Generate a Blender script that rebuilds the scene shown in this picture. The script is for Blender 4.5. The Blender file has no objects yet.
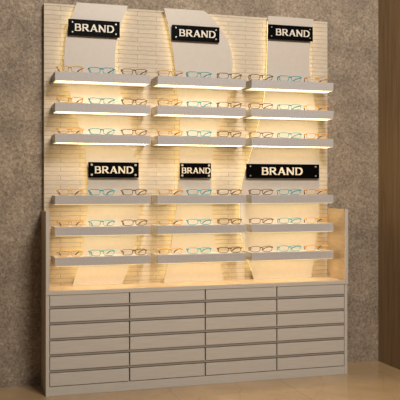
import bpy, bmesh, math, random
from mathutils import Vector
random.seed(4)
scene = bpy.context.scene
COL = scene.collection

# ------------------------------------------------------------------ materials
def srgb(r, g, b):
    f = lambda c: (c/255/12.92) if c/255 <= .04045 else ((c/255+.055)/1.055)**2.4
    return (f(r), f(g), f(b), 1)

def new_mat(name):
    m = bpy.data.materials.new(name); m.use_nodes = True
    nt = m.node_tree
    return m, nt, nt.nodes['Principled BSDF']

def nd(nt, typ, **kw):
    n = nt.nodes.new(typ)
    for k, v in kw.items():
        if k in n.inputs: n.inputs[k].default_value = v
        else: setattr(n, k, v)
    return n

def ramp(nt, stops):
    r = nt.nodes.new('ShaderNodeValToRGB')
    e = r.color_ramp.elements
    while len(e) < len(stops): e.new(.5)
    for i, (p, c) in enumerate(stops): e[i].position = p; e[i].color = c
    return r

def coords(nt, scale=(1, 1, 1), rot=(0, 0, 0)):
    t = nt.nodes.new('ShaderNodeTexCoord'); mp = nt.nodes.new('ShaderNodeMapping')
    mp.inputs['Scale'].default_value = scale; mp.inputs['Rotation'].default_value = rot
    nt.links.new(t.outputs['Object'], mp.inputs['Vector'])
    return mp.outputs[0]

def laminate(name, c1, c2, scale=(2, 2, 60), rough=.45):
    m, nt, b = new_mat(name); L = nt.links.new
    n = nd(nt, 'ShaderNodeTexNoise', Scale=3.0, Detail=5.0)
    L(coords(nt, scale), n.inputs['Vector'])
    r = ramp(nt, [(.3, c1), (.7, c2)]); L(n.outputs['Fac'], r.inputs[0])
    L(r.outputs[0], b.inputs['Base Color']); b.inputs['Roughness'].default_value = rough
    b.inputs['Specular IOR Level'].default_value = .25
    return m

def plain(name, c, rough=.4, metal=0):
    m, nt, b = new_mat(name); L = nt.links.new
    n = nd(nt, 'ShaderNodeTexNoise', Scale=40.0, Detail=3.0)
    L(coords(nt), n.inputs['Vector'])
    r = ramp(nt, [(.2, tuple(x*.93 for x in c[:3])+(1,)), (.8, c)]); L(n.outputs['Fac'], r.inputs[0])
    L(r.outputs[0], b.inputs['Base Color'])
    b.inputs['Roughness'].default_value = rough; b.inputs['Metallic'].default_value = metal
    return m

def emitter(name, c, s):
    m = bpy.data.materials.new(name); m.use_nodes = True; nt = m.node_tree
    nt.nodes.clear()
    e = nt.nodes.new('ShaderNodeEmission'); o = nt.nodes.new('ShaderNodeOutputMaterial')
    e.inputs[0].default_value = c; e.inputs[1].default_value = s
    nt.links.new(e.outputs[0], o.inputs[0])
    return m

def plaster(name, c1, c2, c3, grain, bump):
    m, nt, b = new_mat(name); L = nt.links.new
    v = coords(nt)
    big = nd(nt, 'ShaderNodeTexNoise', Scale=3.2, Detail=9.0, Roughness=.6); L(v, big.inputs['Vector'])
    mid = nd(nt, 'ShaderNodeTexNoise', Scale=grain, Detail=8.0, Roughness=.75, Distortion=.6); L(v, mid.inputs['Vector'])
    r = ramp(nt, [(.34, c1), (.5, c2), (.66, c3)]); L(mid.outputs['Fac'], r.inputs[0])
    r2 = ramp(nt, [(.36, (.74, .73, .72, 1)), (.64, (1.12, 1.09, 1.04, 1))]); L(big.outputs['Fac'], r2.inputs[0])
    mx = nt.nodes.new('ShaderNodeMix'); mx.data_type = 'RGBA'; mx.blend_type = 'MULTIPLY'
    mx.inputs[0].default_value = 1
    L(r.outputs[0], mx.inputs[6]); L(r2.outputs[0], mx.inputs[7]); L(mx.outputs[2], b.inputs['Base Color'])
    bp = nd(nt, 'ShaderNodeBump', Strength=bump, Distance=.02); L(mid.outputs['Fac'], bp.inputs['Height'])
    L(bp.outputs[0], b.inputs['Normal']); b.inputs['Roughness'].default_value = .85
    return m

def brick_mat():
    m, nt, b = new_mat('white_split_brick'); L = nt.links.new
    t = nt.nodes.new('ShaderNodeTexCoord'); s = nt.nodes.new('ShaderNodeSeparateXYZ'); c = nt.nodes.new('ShaderNodeCombineXYZ')
    L(t.outputs['Object'], s.inputs[0]); L(s.outputs[0], c.inputs[0]); L(s.outputs[2], c.inputs[1])
    br = nd(nt, 'ShaderNodeTexBrick', Scale=1.0)
    br.inputs['Brick Width'].default_value = .30; br.inputs['Row Height'].default_value = .034
    br.inputs['Mortar Size'].default_value = .0022; br.inputs['Mortar Smooth'].default_value = .4
    br.inputs['Color1'].default_value = srgb(216, 202, 182); br.inputs['Color2'].default_value = srgb(210, 195, 175)
    br.inputs['Mortar'].default_value = srgb(172, 155, 134)
    wob = nd(nt, 'ShaderNodeTexNoise', Scale=9.0, Detail=2.0); L(c.outputs[0], wob.inputs['Vector'])
    ad = nt.nodes.new('ShaderNodeVectorMath'); ad.operation = 'MULTIPLY_ADD'
    L(wob.outputs['Color'], ad.inputs[0]); ad.inputs[1].default_value = (.02, .008, 0); L(c.outputs[0], ad.inputs[2])
    L(ad.outputs[0], br.inputs['Vector'])
    ns = nd(nt, 'ShaderNodeTexNoise', Scale=1.0, Detail=6.0, Roughness=.7)
    mp = nt.nodes.new('ShaderNodeMapping'); mp.inputs['Scale'].default_value = (18, 60, 1)
    L(c.outputs[0], mp.inputs[0]); L(mp.outputs[0], ns.inputs['Vector'])
    r = ramp(nt, [(.35, (.88, .87, .85, 1)), (.6, (1, 1, 1, 1))]); L(ns.outputs['Fac'], r.inputs[0])
    mx = nt.nodes.new('ShaderNodeMix'); mx.data_type = 'RGBA'; mx.blend_type = 'MULTIPLY'; mx.inputs[0].default_value = 1
    L(br.outputs['Color'], mx.inputs[6]); L(r.outputs[0], mx.inputs[7]); L(mx.outputs[2], b.inputs['Base Color'])
    sub = nt.nodes.new('ShaderNodeMath'); sub.operation = 'MULTIPLY_ADD'
    L(br.outputs['Fac'], sub.inputs[0]); sub.inputs[1].default_value = -1; L(ns.outputs['Fac'], sub.inputs[2])
    bp = nd(nt, 'ShaderNodeBump', Strength=.4, Distance=.006); L(sub.outputs[0], bp.inputs['Height'])
    L(bp.outputs[0], b.inputs['Normal']); b.inputs['Roughness'].default_value = .8
    return m

def floor_mat():
    m, nt, b = new_mat('beige_polished_marble'); L = nt.links.new
    v = coords(nt)
    n = nd(nt, 'ShaderNodeTexNoise', Scale=1.3, Detail=7.0, Roughness=.6, Distortion=1.2); L(v, n.inputs['Vector'])
    r = ramp(nt, [(.3, srgb(166, 138, 102)), (.7, srgb(188, 160, 122))]); L(n.outputs['Fac'], r.inputs[0])
    w = nd(nt, 'ShaderNodeTexWave', Scale=.55, Distortion=9.0, Detail=4.0); w.inputs['Detail Scale'].default_value = .8
    L(coords(nt, rot=(0, 0, .6)), w.inputs['Vector'])
    rw = ramp(nt, [(0, (1, 1, 1, 1)), (.006, (.0, .0, .0, 1)), (1, (0, 0, 0, 1))]); L(w.outputs['Fac'], rw.inputs[0])
    mx = nt.nodes.new('ShaderNodeMix'); mx.data_type = 'RGBA'
    dm = nt.nodes.new('ShaderNodeMath'); dm.operation = 'MULTIPLY'; dm.inputs[1].default_value = .2; L(rw.outputs[0], dm.inputs[0]); L(dm.outputs[0], mx.inputs[0]); L(r.outputs[0], mx.inputs[6]); mx.inputs[7].default_value = srgb(166, 118, 66)
    br = nd(nt, 'ShaderNodeTexBrick', Scale=1.0); br.offset = 0
    br.inputs['Brick Width'].default_value = .9; br.inputs['Row Height'].default_value = .9
    br.inputs['Mortar Size'].default_value = .0015
    L(v, br.inputs['Vector'])
    m2 = nt.nodes.new('ShaderNodeMix'); m2.data_type = 'RGBA'
    L(br.outputs['Fac'], m2.inputs[0]); L(mx.outputs[2], m2.inputs[6]); m2.inputs[7].default_value = srgb(140, 112, 80)
    L(m2.outputs[2], b.inputs['Base Color']); b.inputs['Roughness'].default_value = .17
    return m

def wood_wall():
    m, nt, b = new_mat('brown_veneer_wall'); L = nt.links.new
    n = nd(nt, 'ShaderNodeTexNoise', Scale=2.0, Detail=8.0, Roughness=.6, Distortion=.4)
    L(coords(nt, (1, 14, .9)), n.inputs['Vector'])
    r = ramp(nt, [(.3, srgb(112, 88, 58)), (.5, srgb(132, 106, 74)), (.7, srgb(144, 118, 84))]); L(n.outputs['Fac'], r.inputs[0])
    L(r.outputs[0], b.inputs['Base Color']); b.inputs['Roughness'].default_value = .6
    return m

def glass_mat():
    m = bpy.data.materials.new('clear_lens'); m.use_nodes = True; nt = m.node_tree; nt.nodes.clear()
    t = nd(nt, 'ShaderNodeBsdfTransparent'); t.inputs[0].default_value = (1, 1, 1, 1)
    g = nd(nt, 'ShaderNodeBsdfGlossy', Roughness=.08)
    mx = nt.nodes.new('ShaderNodeMixShader'); mx.inputs[0].default_value = .025
    o = nt.nodes.new('ShaderNodeOutputMaterial')
    nt.links.new(t.outputs[0], mx.inputs[1]); nt.links.new(g.outputs[0], mx.inputs[2]); nt.links.new(mx.outputs[0], o.inputs[0])
    return m

WARM = (1.0, .70, .27, 1)
def matte_black():
    m = plain('black_sign_acrylic', srgb(6, 6, 7), .4)
    m.node_tree.nodes['Principled BSDF'].inputs['Specular IOR Level'].default_value = .03
    return m
M = dict(
    grey=laminate('grey_beige_laminate', srgb(194, 187, 177), srgb(206, 199, 189)),
    shelf=laminate('grey_shelf_laminate', srgb(182, 177, 174), srgb(194, 189, 186), (30, 30, 30), .5),
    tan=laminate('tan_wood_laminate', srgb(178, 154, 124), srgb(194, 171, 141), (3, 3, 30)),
    channel=laminate('channel_grey', srgb(150, 143, 134), srgb(160, 153, 144)),
    dark=plain('dark_carcass', srgb(84, 70, 56), .8),
    cream=plain('cream_acrylic', srgb(208, 197, 184), .45),
    brick=brick_mat(), floor=floor_mat(), wood=wood_wall(),
    wall=plaster('brown_grey_concrete', srgb(116, 103, 90), srgb(158, 143, 126), srgb(194, 178, 158), 48, .5),
    black=matte_black(),
    letter=plain('cream_lettering', srgb(236, 226, 208), .35),
    bolt=plain('brushed_steel', srgb(210, 210, 208), .35, .6),
    halo=emitter('warm_edge_light', (1.0, .77, .33, 1), 4.2),
    led=emitter('warm_diffuser_light', (1.0, .80, .42, 1), 1.25),
    core=emitter('warm_strip_light', (1.0, .77, .47, 1), 12.5),
    lens=glass_mat(),
    orange=plain('amber_acetate', srgb(228, 160, 16), .3),
    teal=plain('teal_acetate', srgb(8, 160, 176), .3),
    brown=plain('brown_tortoise_acetate', srgb(104, 72, 38), .3),
    tip=plain('dark_brown_tip', srgb(78, 48, 24), .3),
    gold=plain('amber_rim', srgb(222, 164, 44), .3),
    tealw=plain('teal_rim', srgb(50, 170, 176), .3),
    brownw=plain('bronze_rim', srgb(104, 76, 46), .3),
)

# ------------------------------------------------------------------ helpers
def link(name, bm, mat, parent=None, bevel=0):
    bmesh.ops.recalc_face_normals(bm, faces=bm.faces)
    me = bpy.data.meshes.new(name); bm.to_mesh(me); bm.free()
    me.materials.append(mat)
    o = bpy.data.objects.new(name, me); COL.objects.link(o)
    if parent: o.parent = parent
    if bevel:
        md = o.modifiers.new('bevel', 'BEVEL'); md.width = bevel; md.segments = 2; md.limit_method = 'ANGLE'
    return o

def add_box(bm, x0, x1, y0, y1, z0, z1):
    v = [bm.verts.new(p) for p in ((x0,y0,z0),(x1,y0,z0),(x1,y1,z0),(x0,y1,z0),(x0,y0,z1),(x1,y0,z1),(x1,y1,z1),(x0,y1,z1))]
    for f in ((3,2,1,0),(4,5,6,7),(0,1,5,4),(1,2,6,5),(2,3,7,6),(3,0,4,7)): bm.faces.new([v[i] for i in f])

def box(name, b, mat, parent=None, bevel=0):
    bm = bmesh.new(); add_box(bm, *b); return link(name, bm, mat, parent, bevel)

def add_prism(bm, pts, y0, y1):
    n = len(pts)
    a = [bm.verts.new((x, y0, z)) for x, z in pts]; b = [bm.verts.new((x, y1, z)) for x, z in pts]
    bm.faces.new(a); bm.faces.new(b[::-1])
    for i in range(n): bm.faces.new((a[i], b[i], b[(i+1) % n], a[(i+1) % n]))

def add_tube(bm, pts, rads, closed=False, seg=8):
    pts = [Vector(p) for p in pts]; n = len(pts); rings = []
    if not hasattr(rads, '__len__'): rads = [rads]*n
    up = Vector((0, 0, 1))
    for i, p in enumerate(pts):
        if closed: t = pts[(i+1) % n]-pts[i-1]
        else: t = pts[min(i+1, n-1)]-pts[max(i-1, 0)]
        t.normalize()
        ref = Vector((0, 1, 0)) if abs(t.y) < .8 else up
        u = t.cross(ref).normalized(); w = u.cross(t)
        rings.append([bm.verts.new(p+(u*math.cos(2*math.pi*k/seg)+w*math.sin(2*math.pi*k/seg))*rads[i]) for k in range(seg)])
    for i in range(n if closed else n-1):
        a, b = rings[i], rings[(i+1) % n]
        for k in range(seg): bm.faces.new((a[k], a[(k+1) % seg], b[(k+1) % seg], b[k]))
    if not closed: bm.faces.new(rings[0]); bm.faces.new(rings[-1][::-1])

def add_slab(bm, pts, z0, z1):
    n = len(pts)
    a = [bm.verts.new((x, y, z0)) for x, y in pts]; b = [bm.verts.new((x, y, z1)) for x, y in pts]
    bm.faces.new(a[::-1]); bm.faces.new(b)
    for i in range(n): bm.faces.new((a[i], a[(i+1) % n], b[(i+1) % n], b[i]))

def empty(name, loc=(0, 0, 0)):
    o = bpy.data.objects.new(name, None); COL.objects.link(o); o.location = loc; o.empty_display_size = .1
    return o

def tag(o, label, cat, group=None):
    o['label'] = label; o['category'] = cat
    if group: o['group'] = group
    return o

def catmull(P, n=4):
    out = []
    for i in range(len(P)-1):
        p0, p1, p2, p3 = P[max(i-1, 0)], P[i], P[i+1], P[min(i+2, len(P)-1)]
        for k in range(n):
            t = k/n
            out.append(tuple(.5*(2*p1[j]+(p2[j]-p0[j])*t+(2*p0[j]-5*p1[j]+4*p2[j]-p3[j])*t*t+(3*p1[j]-p0[j]-3*p2[j]+p3[j])*t**3) for j in (0, 1)))
    out.append(P[-1])
    return out

# ------------------------------------------------------------------ dimensions (metres)
W, T = 2.40, .0252                # cabinet width, board thickness
DP, DW = .312, .36                # backboard face, wall face (depth from the cabinet front)
ZC, ZS, ZP = .757, 1.331, 2.903   # worktop, end panel top, backboard top
XW = 2.883

# ------------------------------------------------------------------ setting
def struct(name, bm, mat):
    o = link(name, bm, mat); o['kind'] = 'structure'; return o
bm = bmesh.new(); add_box(bm, -4, XW+.1, -7.5, DW+.1, -.1, 0); struct('floor', bm, M['floor'])
bm = bmesh.new(); add_box(bm, -4, XW, DW, DW+.1, 0, 5.2); struct('wall_back', bm, M['wall'])
bm = bmesh.new(); add_box(bm, XW, XW+.1, -7.5, DW+.1, 0, 5.2); struct('wall_right', bm, M['wood'])

# ------------------------------------------------------------------ drawer cabinet
cab = tag(empty('drawer_cabinet', (0, 0, 0)), 'long low grey-beige cabinet with rows of handleless drawers, standing on the floor', 'cabinet')
YB = DW-.004
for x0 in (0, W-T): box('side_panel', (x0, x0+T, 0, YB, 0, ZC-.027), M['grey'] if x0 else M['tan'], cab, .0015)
# front edging of the left side so that its face is the pale laminate
box('edge_strip', (0, T, -.0015, 0, 0, ZC-.027), M['grey'], cab)
box('carcass', (T, W-T, .06, YB, .06, ZC-.027), M['dark'], cab)
box('plinth', (T, W-T, .004, .06, 0, .066), M['grey'], cab, .001)
RP, RH, RZ = .1153, .0925, .0715
for k in range(6):
    z0 = RZ+RP*k+RH
    z1 = z0+RP-RH if k < 5 else ZC-.027
    box('rail', (T, W-T, .005, .06, z0+.0055, z1-.0005), M['channel'], cab)
cw = (W-2*T)/4
for c in range(4):
    for k in range(6):
        x0 = T+cw*c+.0045; x1 = T+cw*(c+1)-.0045; z0 = RZ+RP*k
        box('drawer', (x0, x1, -.001, .05, z0, z0+RH), M['grey'], cab, .0015)
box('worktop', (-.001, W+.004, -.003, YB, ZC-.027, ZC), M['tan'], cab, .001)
box('worktop_edge', (-.001, W+.004, -.006, -.003, ZC-.028, ZC+.0005), M['grey'], cab)
for x0 in (0, W-T+.003):
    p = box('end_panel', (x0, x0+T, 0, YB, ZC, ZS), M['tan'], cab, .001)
    box('edge_strip', (x0, x0+T, -.006, 0, ZC, ZS+.0005), M['grey'], p)

# ------------------------------------------------------------------ backboard
bm = bmesh.new()
add_prism(bm, [(T+.001, ZC), (W-T, ZC), (W-T, ZP), (.018, ZP), (.018, ZS+.001), (T+.001, ZS+.001)], DP, YB)
tag(link('display_backboard', bm, M['brick']), 'tall whitewashed brick-patterned backboard rising from the cabinet against the wall', 'backboard')

# ------------------------------------------------------------------ curved cream panels
c1l = [(0.2601, 2.913), (0.2223, 2.8143), (0.1921, 2.7214), (0.1695, 2.5838), (0.162, 2.4699), (0.1695, 2.3795), (0.1883, 2.2818), (0.2109, 2.1916), (0.2503, 2.0563), (0.2791, 1.9579), (0.3103, 1.8367), (0.3286, 1.7149), (0.3385, 1.6234), (0.3439, 1.4861), (0.34, 1.3716), (0.3309, 1.2572), (0.317, 1.1429), (0.2977, 1.029), (0.2659, 0.9006), (0.226, 0.7585)]
c1r = [(0.6542, 2.913), (0.6228, 2.832), (0.5992, 2.761), (0.5719, 2.659), (0.5553, 2.55), (0.553, 2.4419), (0.5679, 2.3578), (0.5875, 2.2737), (0.6179, 2.1742), (0.6512, 2.0669), (0.6818, 1.9668), (0.7095, 1.8354), (0.7293, 1.7191), (0.7412, 1.5792), (0.7438, 1.4469), (0.7412, 1.3302), (0.7337, 1.237), (0.7194, 1.1206), (0.6986, 1.0199), (0.6602, 0.8969), (0.611, 0.7585)]
c2l = [(0.9416, 2.915), (0.974, 2.7834), (0.9983, 2.6667), (1.0187, 2.5496), (1.0329, 2.4162), (1.0472, 2.2748), (1.0595, 2.1568), (1.0683, 2.0386), (1.0718, 1.9201), (1.0718, 1.7621), (1.0659, 1.5804), (1.0513, 1.4067), (1.0309, 1.2648), (1.0065, 1.1075), (0.978, 0.935), (0.9391, 0.7585)]
c2r = [(1.2701, 2.915), (1.3371, 2.8611), (1.4044, 2.7931), (1.4637, 2.7001), (1.4977, 2.6052), (1.5117, 2.5093), (1.5065, 2.4043), (1.4872, 2.2907), (1.4552, 2.1769), (1.4171, 2.0633), (1.3791, 1.9502), (1.3506, 1.8215), (1.3371, 1.6854), (1.3329, 1.5254), (1.3371, 1.3654), (1.3471, 1.2293), (1.3623, 1.101), (1.3791, 1.0046), (1.4044, 0.8836), (1.4382, 0.7585)]
c3l = [(1.8191, 2.9094), (1.8156, 2.7112), (1.8103, 2.5066), (1.8002, 2.3429), (1.778, 2.1787), (1.7451, 2.0554), (1.6953, 1.8647), (1.6564, 1.7449), (1.6219, 1.6473), (1.5917, 1.5257), (1.5746, 1.4044), (1.5723, 1.2832), (1.5875, 1.1212), (1.6089, 1.0398), (1.6464, 0.9175), (1.6953, 0.7585)]
c3r = [(2.2234, 2.9073), (2.1962, 2.7318), (2.1872, 2.5651), (2.1962, 2.3993), (2.222, 2.259), (2.2487, 2.1098), (2.269, 1.9018), (2.2808, 1.6934), (2.2827, 1.4848), (2.2735, 1.2762), (2.2507, 1.0848), (2.228, 0.9187), (2.2007, 0.7585)]
PF, PB = DP-.050, DP-.040        # front / back face of the cream panels
def contour_strip(name, path, side, parent):
    """LED profile glued behind a panel, following its edge a little inside it"""
    bm = bmesh.new(); prev = None; n = len(path)
    for i, (x, z) in enumerate(path):
        tx, tz = Vector((path[min(i+1, n-1)][0]-path[max(i-1, 0)][0], path[min(i+1, n-1)][1]-path[max(i-1, 0)][1])).normalized()
        nx, nz = -tz*side, tx*side         # into the panel
        if nx*side < 0: nx, nz = -nx, -nz
        q = [bm.verts.new((x+nx*d, y, z+nz*d)) for d, y in ((.004, PB), (.004, PB+.014), (.014, PB+.014), (.014, PB))]
        if prev:
            for k in range(4): bm.faces.new((prev[k], prev[(k+1) % 4], q[(k+1) % 4], q[k]))
        else: bm.faces.new(q)
        prev = q
    bm.faces.new(prev[::-1])
    return link(name, bm, M['halo'], parent)
for lab, l, r in (
    ('cream S-curved backlit panel behind the left-hand column of shelves', c1l, c1r),
    ('cream waisted backlit panel with rounded upper right corner behind the middle column of shelves', c2l, c2r),
    ('cream backlit panel with bulging lower half behind the right-hand column of shelves', c3l, c3r)):
    L_, R_ = catmull(l), catmull(r)
    bm = bmesh.new()
    # strips between the two edges, resampled to common heights
    def at(P, t):
        s = t*(len(P)-1); i = min(int(s), len(P)-2); f = s-i
        return P[i][0]*(1-f)+P[i+1][0]*f, P[i][1]*(1-f)+P[i+1][1]*f
    poly = L_[::-1] + R_      # up the left edge, down the right
    add_prism(bm, poly, PF, PB)
    p = link('curved_panel', bm, M['cream'])
    tag(p, lab, 'panel', 'backlit curved panels')
    cl = [q for q in L_ if .79 < q[1] < 2.89]; cr = [q for q in R_ if .79 < q[1] < 2.89]
    contour_strip('light_strip', cl, 1, p); contour_strip('light_strip', cr, -1, p)

# ------------------------------------------------------------------ shelves
def panel_span(k, z0, z1):
    l, r = (c1l, c2l, c3l)[k], (c1r, c2r, c3r)[k]
    def xs(P):
        C = catmull(P, 8); v = [x for x, z in C if z0-.02 <= z <= z1+.02]
        return v
    return min(xs(l)), max(xs(r))
DS = .102
XS = [(.0768, .7939), (.8509, 1.5658), (1.6146, 2.3272)]
ZT = [2.3593, 2.1311, 1.9015, 1.4456, 1.2136, .9902]
SH = .0645
rown = ['topmost', 'second highest', 'third highest', 'third lowest', 'second lowest', 'lowest']
coln = ['left-hand', 'middle', 'right-hand']
for r, zt in enumerate(ZT):
    for c, (x0, x1) in enumerate(XS):
        # plan outline, notched at the back where the cream panel passes behind the shelf
        plan = [(x0, DS), (x1, DS)]; back = []
        for lo, hi in sorted(panel_span(k, zt-SH, zt) for k in range(3)):
            lo, hi = lo-.0015, hi+.0015
            if hi < x0 or lo > x1: continue
            lo, hi = max(lo, x0), min(hi, x1)
            back.append((lo, hi))
        if back and back[-1][1] >= x1-1e-6: plan.append((x1, PF-.0005))
        else: plan.append((x1, DP))
        for lo, hi in back[::-1]:
            if hi < x1-1e-6: plan += [(hi, DP), (hi, PF-.0005)]
            if lo > x0+1e-6: plan += [(lo, PF-.0005), (lo, DP)]
        plan.append((x0, PF-.0005) if back and back[0][0] <= x0+1e-6 else (x0, DP))
        bm = bmesh.new(); add_slab(bm, plan, zt-SH, zt)
        s = link('display_shelf', bm, M['shelf'], None, .0015)
        tag(s, 'grey floating shelf lit from below, %s in the %s column' % (rown[r], coln[c]), 'shelf', 'floating eyewear shelves')
        d = box('light_diffuser', (x0+.006, x1-.006, DS+.006, PF-.004, zt-SH-.003, zt-SH), M['led'], s)
        box('light_strip', (x0+.02, x1-.02, DS+.035, DS+.075, zt-SH-.0035, zt-SH-.003), M['core'], d)

# ------------------------------------------------------------------ signs
def stroke(bm, pts, w, y0, y1, sx, sz, ox, oz, aspect=1):
    """flat ribbon of width w (w*aspect on horizontals) along a path, extruded"""
    n = len(pts); A = []; B = []
    for i, (x, z) in enumerate(pts):
        a = pts[max(i-1, 0)]; b = pts[min(i+1, n-1)]
        t = Vector((b[0]-a[0], b[1]-a[1])).normalized()
        ww = w*(abs(t.y)+aspect*abs(t.x))/2
        A.append((x-t.y*ww, z+t.x*ww)); B.append((x+t.y*ww, z-t.x*ww))
    add_prism(bm, [(ox+x*sx, oz+z*sz) for x, z in A+B[::-1]], y0, y1)
def arc(cx, cz, rx, rz, a0, a1, n=10):
    return [(cx+rx*math.cos(math.radians(a0+(a1-a0)*i/n)), cz+rz*math.sin(math.radians(a0+(a1-a0)*i/n))) for i in range(n+1)]
def glyph(ch):
    S = []; s = .18; h = .11
    def serif(x, z, l=.13): S.append(([(x-l, z), (x+l, z)], .07))
    if ch in 'BRDN': 
        S.append(([(.14, 0), (.14, 1)], s))
    if ch == 'B':
        S.append(([(.02, .955)]+arc(.48, .74, .22, .215, 90, -90)+[(.12, .525)], s))
        S.append(([(.12, .525)]+arc(.52, .285, .25, .24, 90, -90)+[(.02, .045)], s)); w = .86
    if ch == 'R':
        S.append(([(.02, .955)]+arc(.50, .73, .23, .225, 90, -90)+[(.12, .505)], s))
        S.append(([(.42, .5), (.80, .03)], s)); S.append(([(.72, .035), (.95, .035)], .07*2)); serif(.14, .035); w = .93
    if ch == 'A':
        S.append(([(.50, 1), (.13, 0)], .13)); S.append(([(.50, 1), (.87, 0)], .20)); S.append(([(.25, .32), (.75, .32)], .18))
        serif(.12, .035); serif(.88, .035); w = 1.0
    if ch == 'N':
        S.append(([(.12, .97), (.84, .03)], .19)); S.append(([(.86, 0), (.86, 1)], .13)); serif(.14, .035); serif(.86, .965); serif(.10, .965, .09); w = 1.0
    if ch == 'D':
        S.append(([(.02, .955)]+arc(.46, .5, .40, .455, 90, -90, 14)+[(.02, .045)], s)); w = .96
    return S, w
def sign(lab, x0, x1, z0, z1, tx0, tx1, th, bdx=.031, bdz=.024, br=.0065, tz=None):
    yb = PF; yf = PF-.025; yp = yf+.008
    cz = (z0+z1)/2; tz = cz if tz is None else tz
    bm = bmesh.new(); add_box(bm, x0, x1, yf, yp, z0, z1)
    o = link('sign_plate', bm, M['black'], None, .001)
    tag(o, lab, 'sign', 'black word signs on the cream panels')
    gl = [glyph(c) for c in 'BRAND']; gap = .10
    tot = sum(w for _, w in gl)+gap*4; sx = (tx1-tx0)/tot
    bm = bmesh.new(); x = 0
    for S, w in gl:
        for i, (pts, t) in enumerate(S):
            stroke(bm, pts, t, yf-.0035-.0001*i, yf, sx, th, tx0+x*sx, tz-th/2, .62 if t > .1 else 1.3)
        x += w+gap
    link('lettering', bm, M['letter'], o)
    for bx in (x0+bdx, x1-bdx):
        for bz in (z0+bdz, z1-bdz):
            bm = bmesh.new()
            add_tube(bm, [(bx, yf, bz), (bx, yf-.006, bz), (bx, yf-.009, bz)], [br, br, br*.65], seg=16)
            b = link('bolt', bm, M['bolt'], o)
            bm = bmesh.new(); add_tube(bm, [(bx, yp, bz), (bx, yb, bz)], .006, seg=10)
            link('standoff', bm, M['bolt'], b)
    return o
sign('black BRAND sign with four bolts, upper left, in front of the S-curved panel', .191, .585, 2.657, 2.780, .238, .540, .053)
sign('black BRAND sign with four bolts, upper middle, above the middle column of shelves', 1.000, 1.392, 2.663, 2.784, 1.057, 1.358, .053)
sign('black BRAND sign, upper right, highest mounted of the six', 1.809, 2.206, 2.716, 2.836, 1.874, 2.176, .053, .028, .024, .005)
sign('black BRAND sign with four bright bolts, lower left, between third and fourth shelves', .342, .734, 1.581, 1.699, .390, .692, .053, .026, .021, .0085)
sign('short black BRAND sign whose word fills its width, lower middle', 1.065, 1.321, 1.581, 1.698, 1.078, 1.316, .045, .018, .018, .0085)
sign('extra long black BRAND sign, lower right, between third and fourth shelves', 1.620, 2.264, 1.581, 1.697, 1.751, 2.113, .060, .034, .020, .0055)

# ------------------------------------------------------------------ eyewear
def rim_path(cx, s, w=.082, h=.042):
    # rounded rectangle, flatter top, narrower towards the outer bottom
    pts = []; r = .0175
    hw, hh = w/2, h/2
    for (qx, qz, a0) in ((hw-r, hh-r*.8, 0), (-hw+r, hh-r*.8, 90), (-hw+r*1.3, -hh+r, 180), (hw-r*1.3, -hh+r, 270)):
        rz = r*.8 if qz > 0 else r
        rx = r if qz > 0 else r*1.3
        for i in range(5):
            a = math.radians(a0+22.5*i)
            pts.append((cx+qx+rx*math.cos(a), 0, qz+rz*math.sin(a)))
    return pts
def make_glasses(kind, main, wire):
    root = empty('eyeglasses')
    zc = .0245
    bm = bmesh.new()
    for s in (-1, 1):
        p = [(x, y, z+zc) for x, y, z in rim_path(s*.0515, s)]
        add_tube(bm, p, .0026, True, 6)
    add_tube(bm, [(-.014, 0, zc+.008), (-.006, -.002, zc+.013), (.006, -.002, zc+.013), (.014, 0, zc+.008)], .0042, False, 8)
    front = link('rim', bm, wire, root)
    for s in (-1, 1):
        p = rim_path(s*.0515, s, .078, .038)
        bm = bmesh.new(); add_prism(bm, [(x, z+zc) for x, y, z in p], -.0006, .0006)
        link('lens', bm, M['lens'], root)
        bm = bmesh.new()
        add_tube(bm, [(s*.086, -.002, zc+.009), (s*.098, .001, zc+.012), (s*.0985, .010, zc+.012)], [.0034, .0058, .0045], False, 8)
        link('hinge', bm, main, root)
        bm = bmesh.new()
        P = [(s*.0985, .008, zc+.012), (s*.092, .04, zc+.011), (s*.078, .075, zc+.006)]
        add_tube(bm, P, [.0036, .0034, .0036], False, 8)
        t = link('temple', bm, main, root)
        bm = bmesh.new()
        P = [(s*.0785, .074, zc+.006), (s*.068, .095, zc-.003), (s*.056, .115, .0045)]
        add_tube(bm, P, [.0038, .0044, .0042], False, 8)
        tp = link('temple_tip', bm, M['tip'] if kind == 'orange' else main, t)
    bm = bmesh.new()
    add_tube(bm, [(-.011, -.003, zc+.011), (0, -.004, zc+.0145), (.011, -.003, zc+.011)], .0048, False, 8)
    link('bridge', bm, main, root)
    root.scale = (1, 1, 1)
    return root
def copy_tree(o, parent=None):
    c = o.copy(); COL.objects.link(c); c.parent = parent
    for ch in list(o.children): copy_tree(ch, c)
    return c
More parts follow.
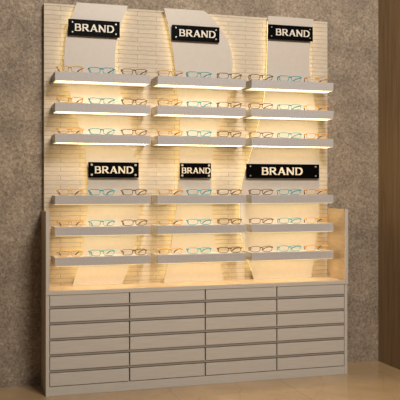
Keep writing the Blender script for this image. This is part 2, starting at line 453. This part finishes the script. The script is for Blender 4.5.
proto = {k: make_glasses(k, M[k], M[w]) for k, w in (('orange', 'gold'), ('teal', 'tealw'), ('brown', 'brownw'))}
used = {}
SPOTS = [[('orange', .192), ('teal', .4277), ('brown', .6766)],
         [('orange', .9607), ('teal', 1.193), ('brown', 1.4442)],
         [('brown', 1.7105), ('teal', 1.9563), ('orange', 2.1948)]]
cn = dict(orange='amber-orange', teal='turquoise', brown='dark brown')
for r, zt in enumerate(ZT):
    for c in range(3):
        for kind, x in SPOTS[c]:
            o = proto[kind] if kind not in used else copy_tree(proto[kind])
            used[kind] = 1
            jr = random.uniform(-.03, .03)
            o.location = (x+random.uniform(-.002, .002), DS+.034, zt+.0003); o.rotation_euler = (0, 0, jr)
            tag(o, '%s eyeglasses on the %s shelf of the %s column' % (cn[kind], rown[r], coln[c]), 'eyeglasses',
                'eyeglasses displayed on the lit shelves')

# ------------------------------------------------------------------ lights
def area(name, loc, target, size, size_y, energy, color):
    l = bpy.data.lights.new(name, 'AREA'); l.shape = 'RECTANGLE'; l.size = size; l.size_y = size_y
    l.energy = energy; l.color = color
    o = bpy.data.objects.new(name, l); COL.objects.link(o); o.location = loc
    o.rotation_euler = (Vector(target)-Vector(loc)).to_track_quat('-Z', 'Y').to_euler()
    return o
area('ceiling_softlight', (1.5, -4.1, 4.8), (1.3, 0, 1.1), 1.5, 1.4, 225, (1, .94, .86))
w = bpy.data.worlds.new('room'); scene.world = w; w.use_nodes = True
w.node_tree.nodes['Background'].inputs[0].default_value = (1, .93, .86, 1)
w.node_tree.nodes['Background'].inputs[1].default_value = .09

# ------------------------------------------------------------------ camera
cd = bpy.data.cameras.new('camera'); cam = bpy.data.objects.new('camera', cd); COL.objects.link(cam)
cam.location = (-.5722, -5.7436, 1.5); cam.rotation_euler = (math.pi/2, 0, -.2931)
cd.sensor_width = 36; cd.lens = 787.8*36/400
cd.shift_y = -(200-188.18)/400; cd.shift_x = -.0011
scene.camera = cam
vs = scene.view_settings
vs.view_transform = 'Standard'; vs.look = 'None'; vs.gamma = 1; vs.use_curve_mapping = False; vs.exposure = .06
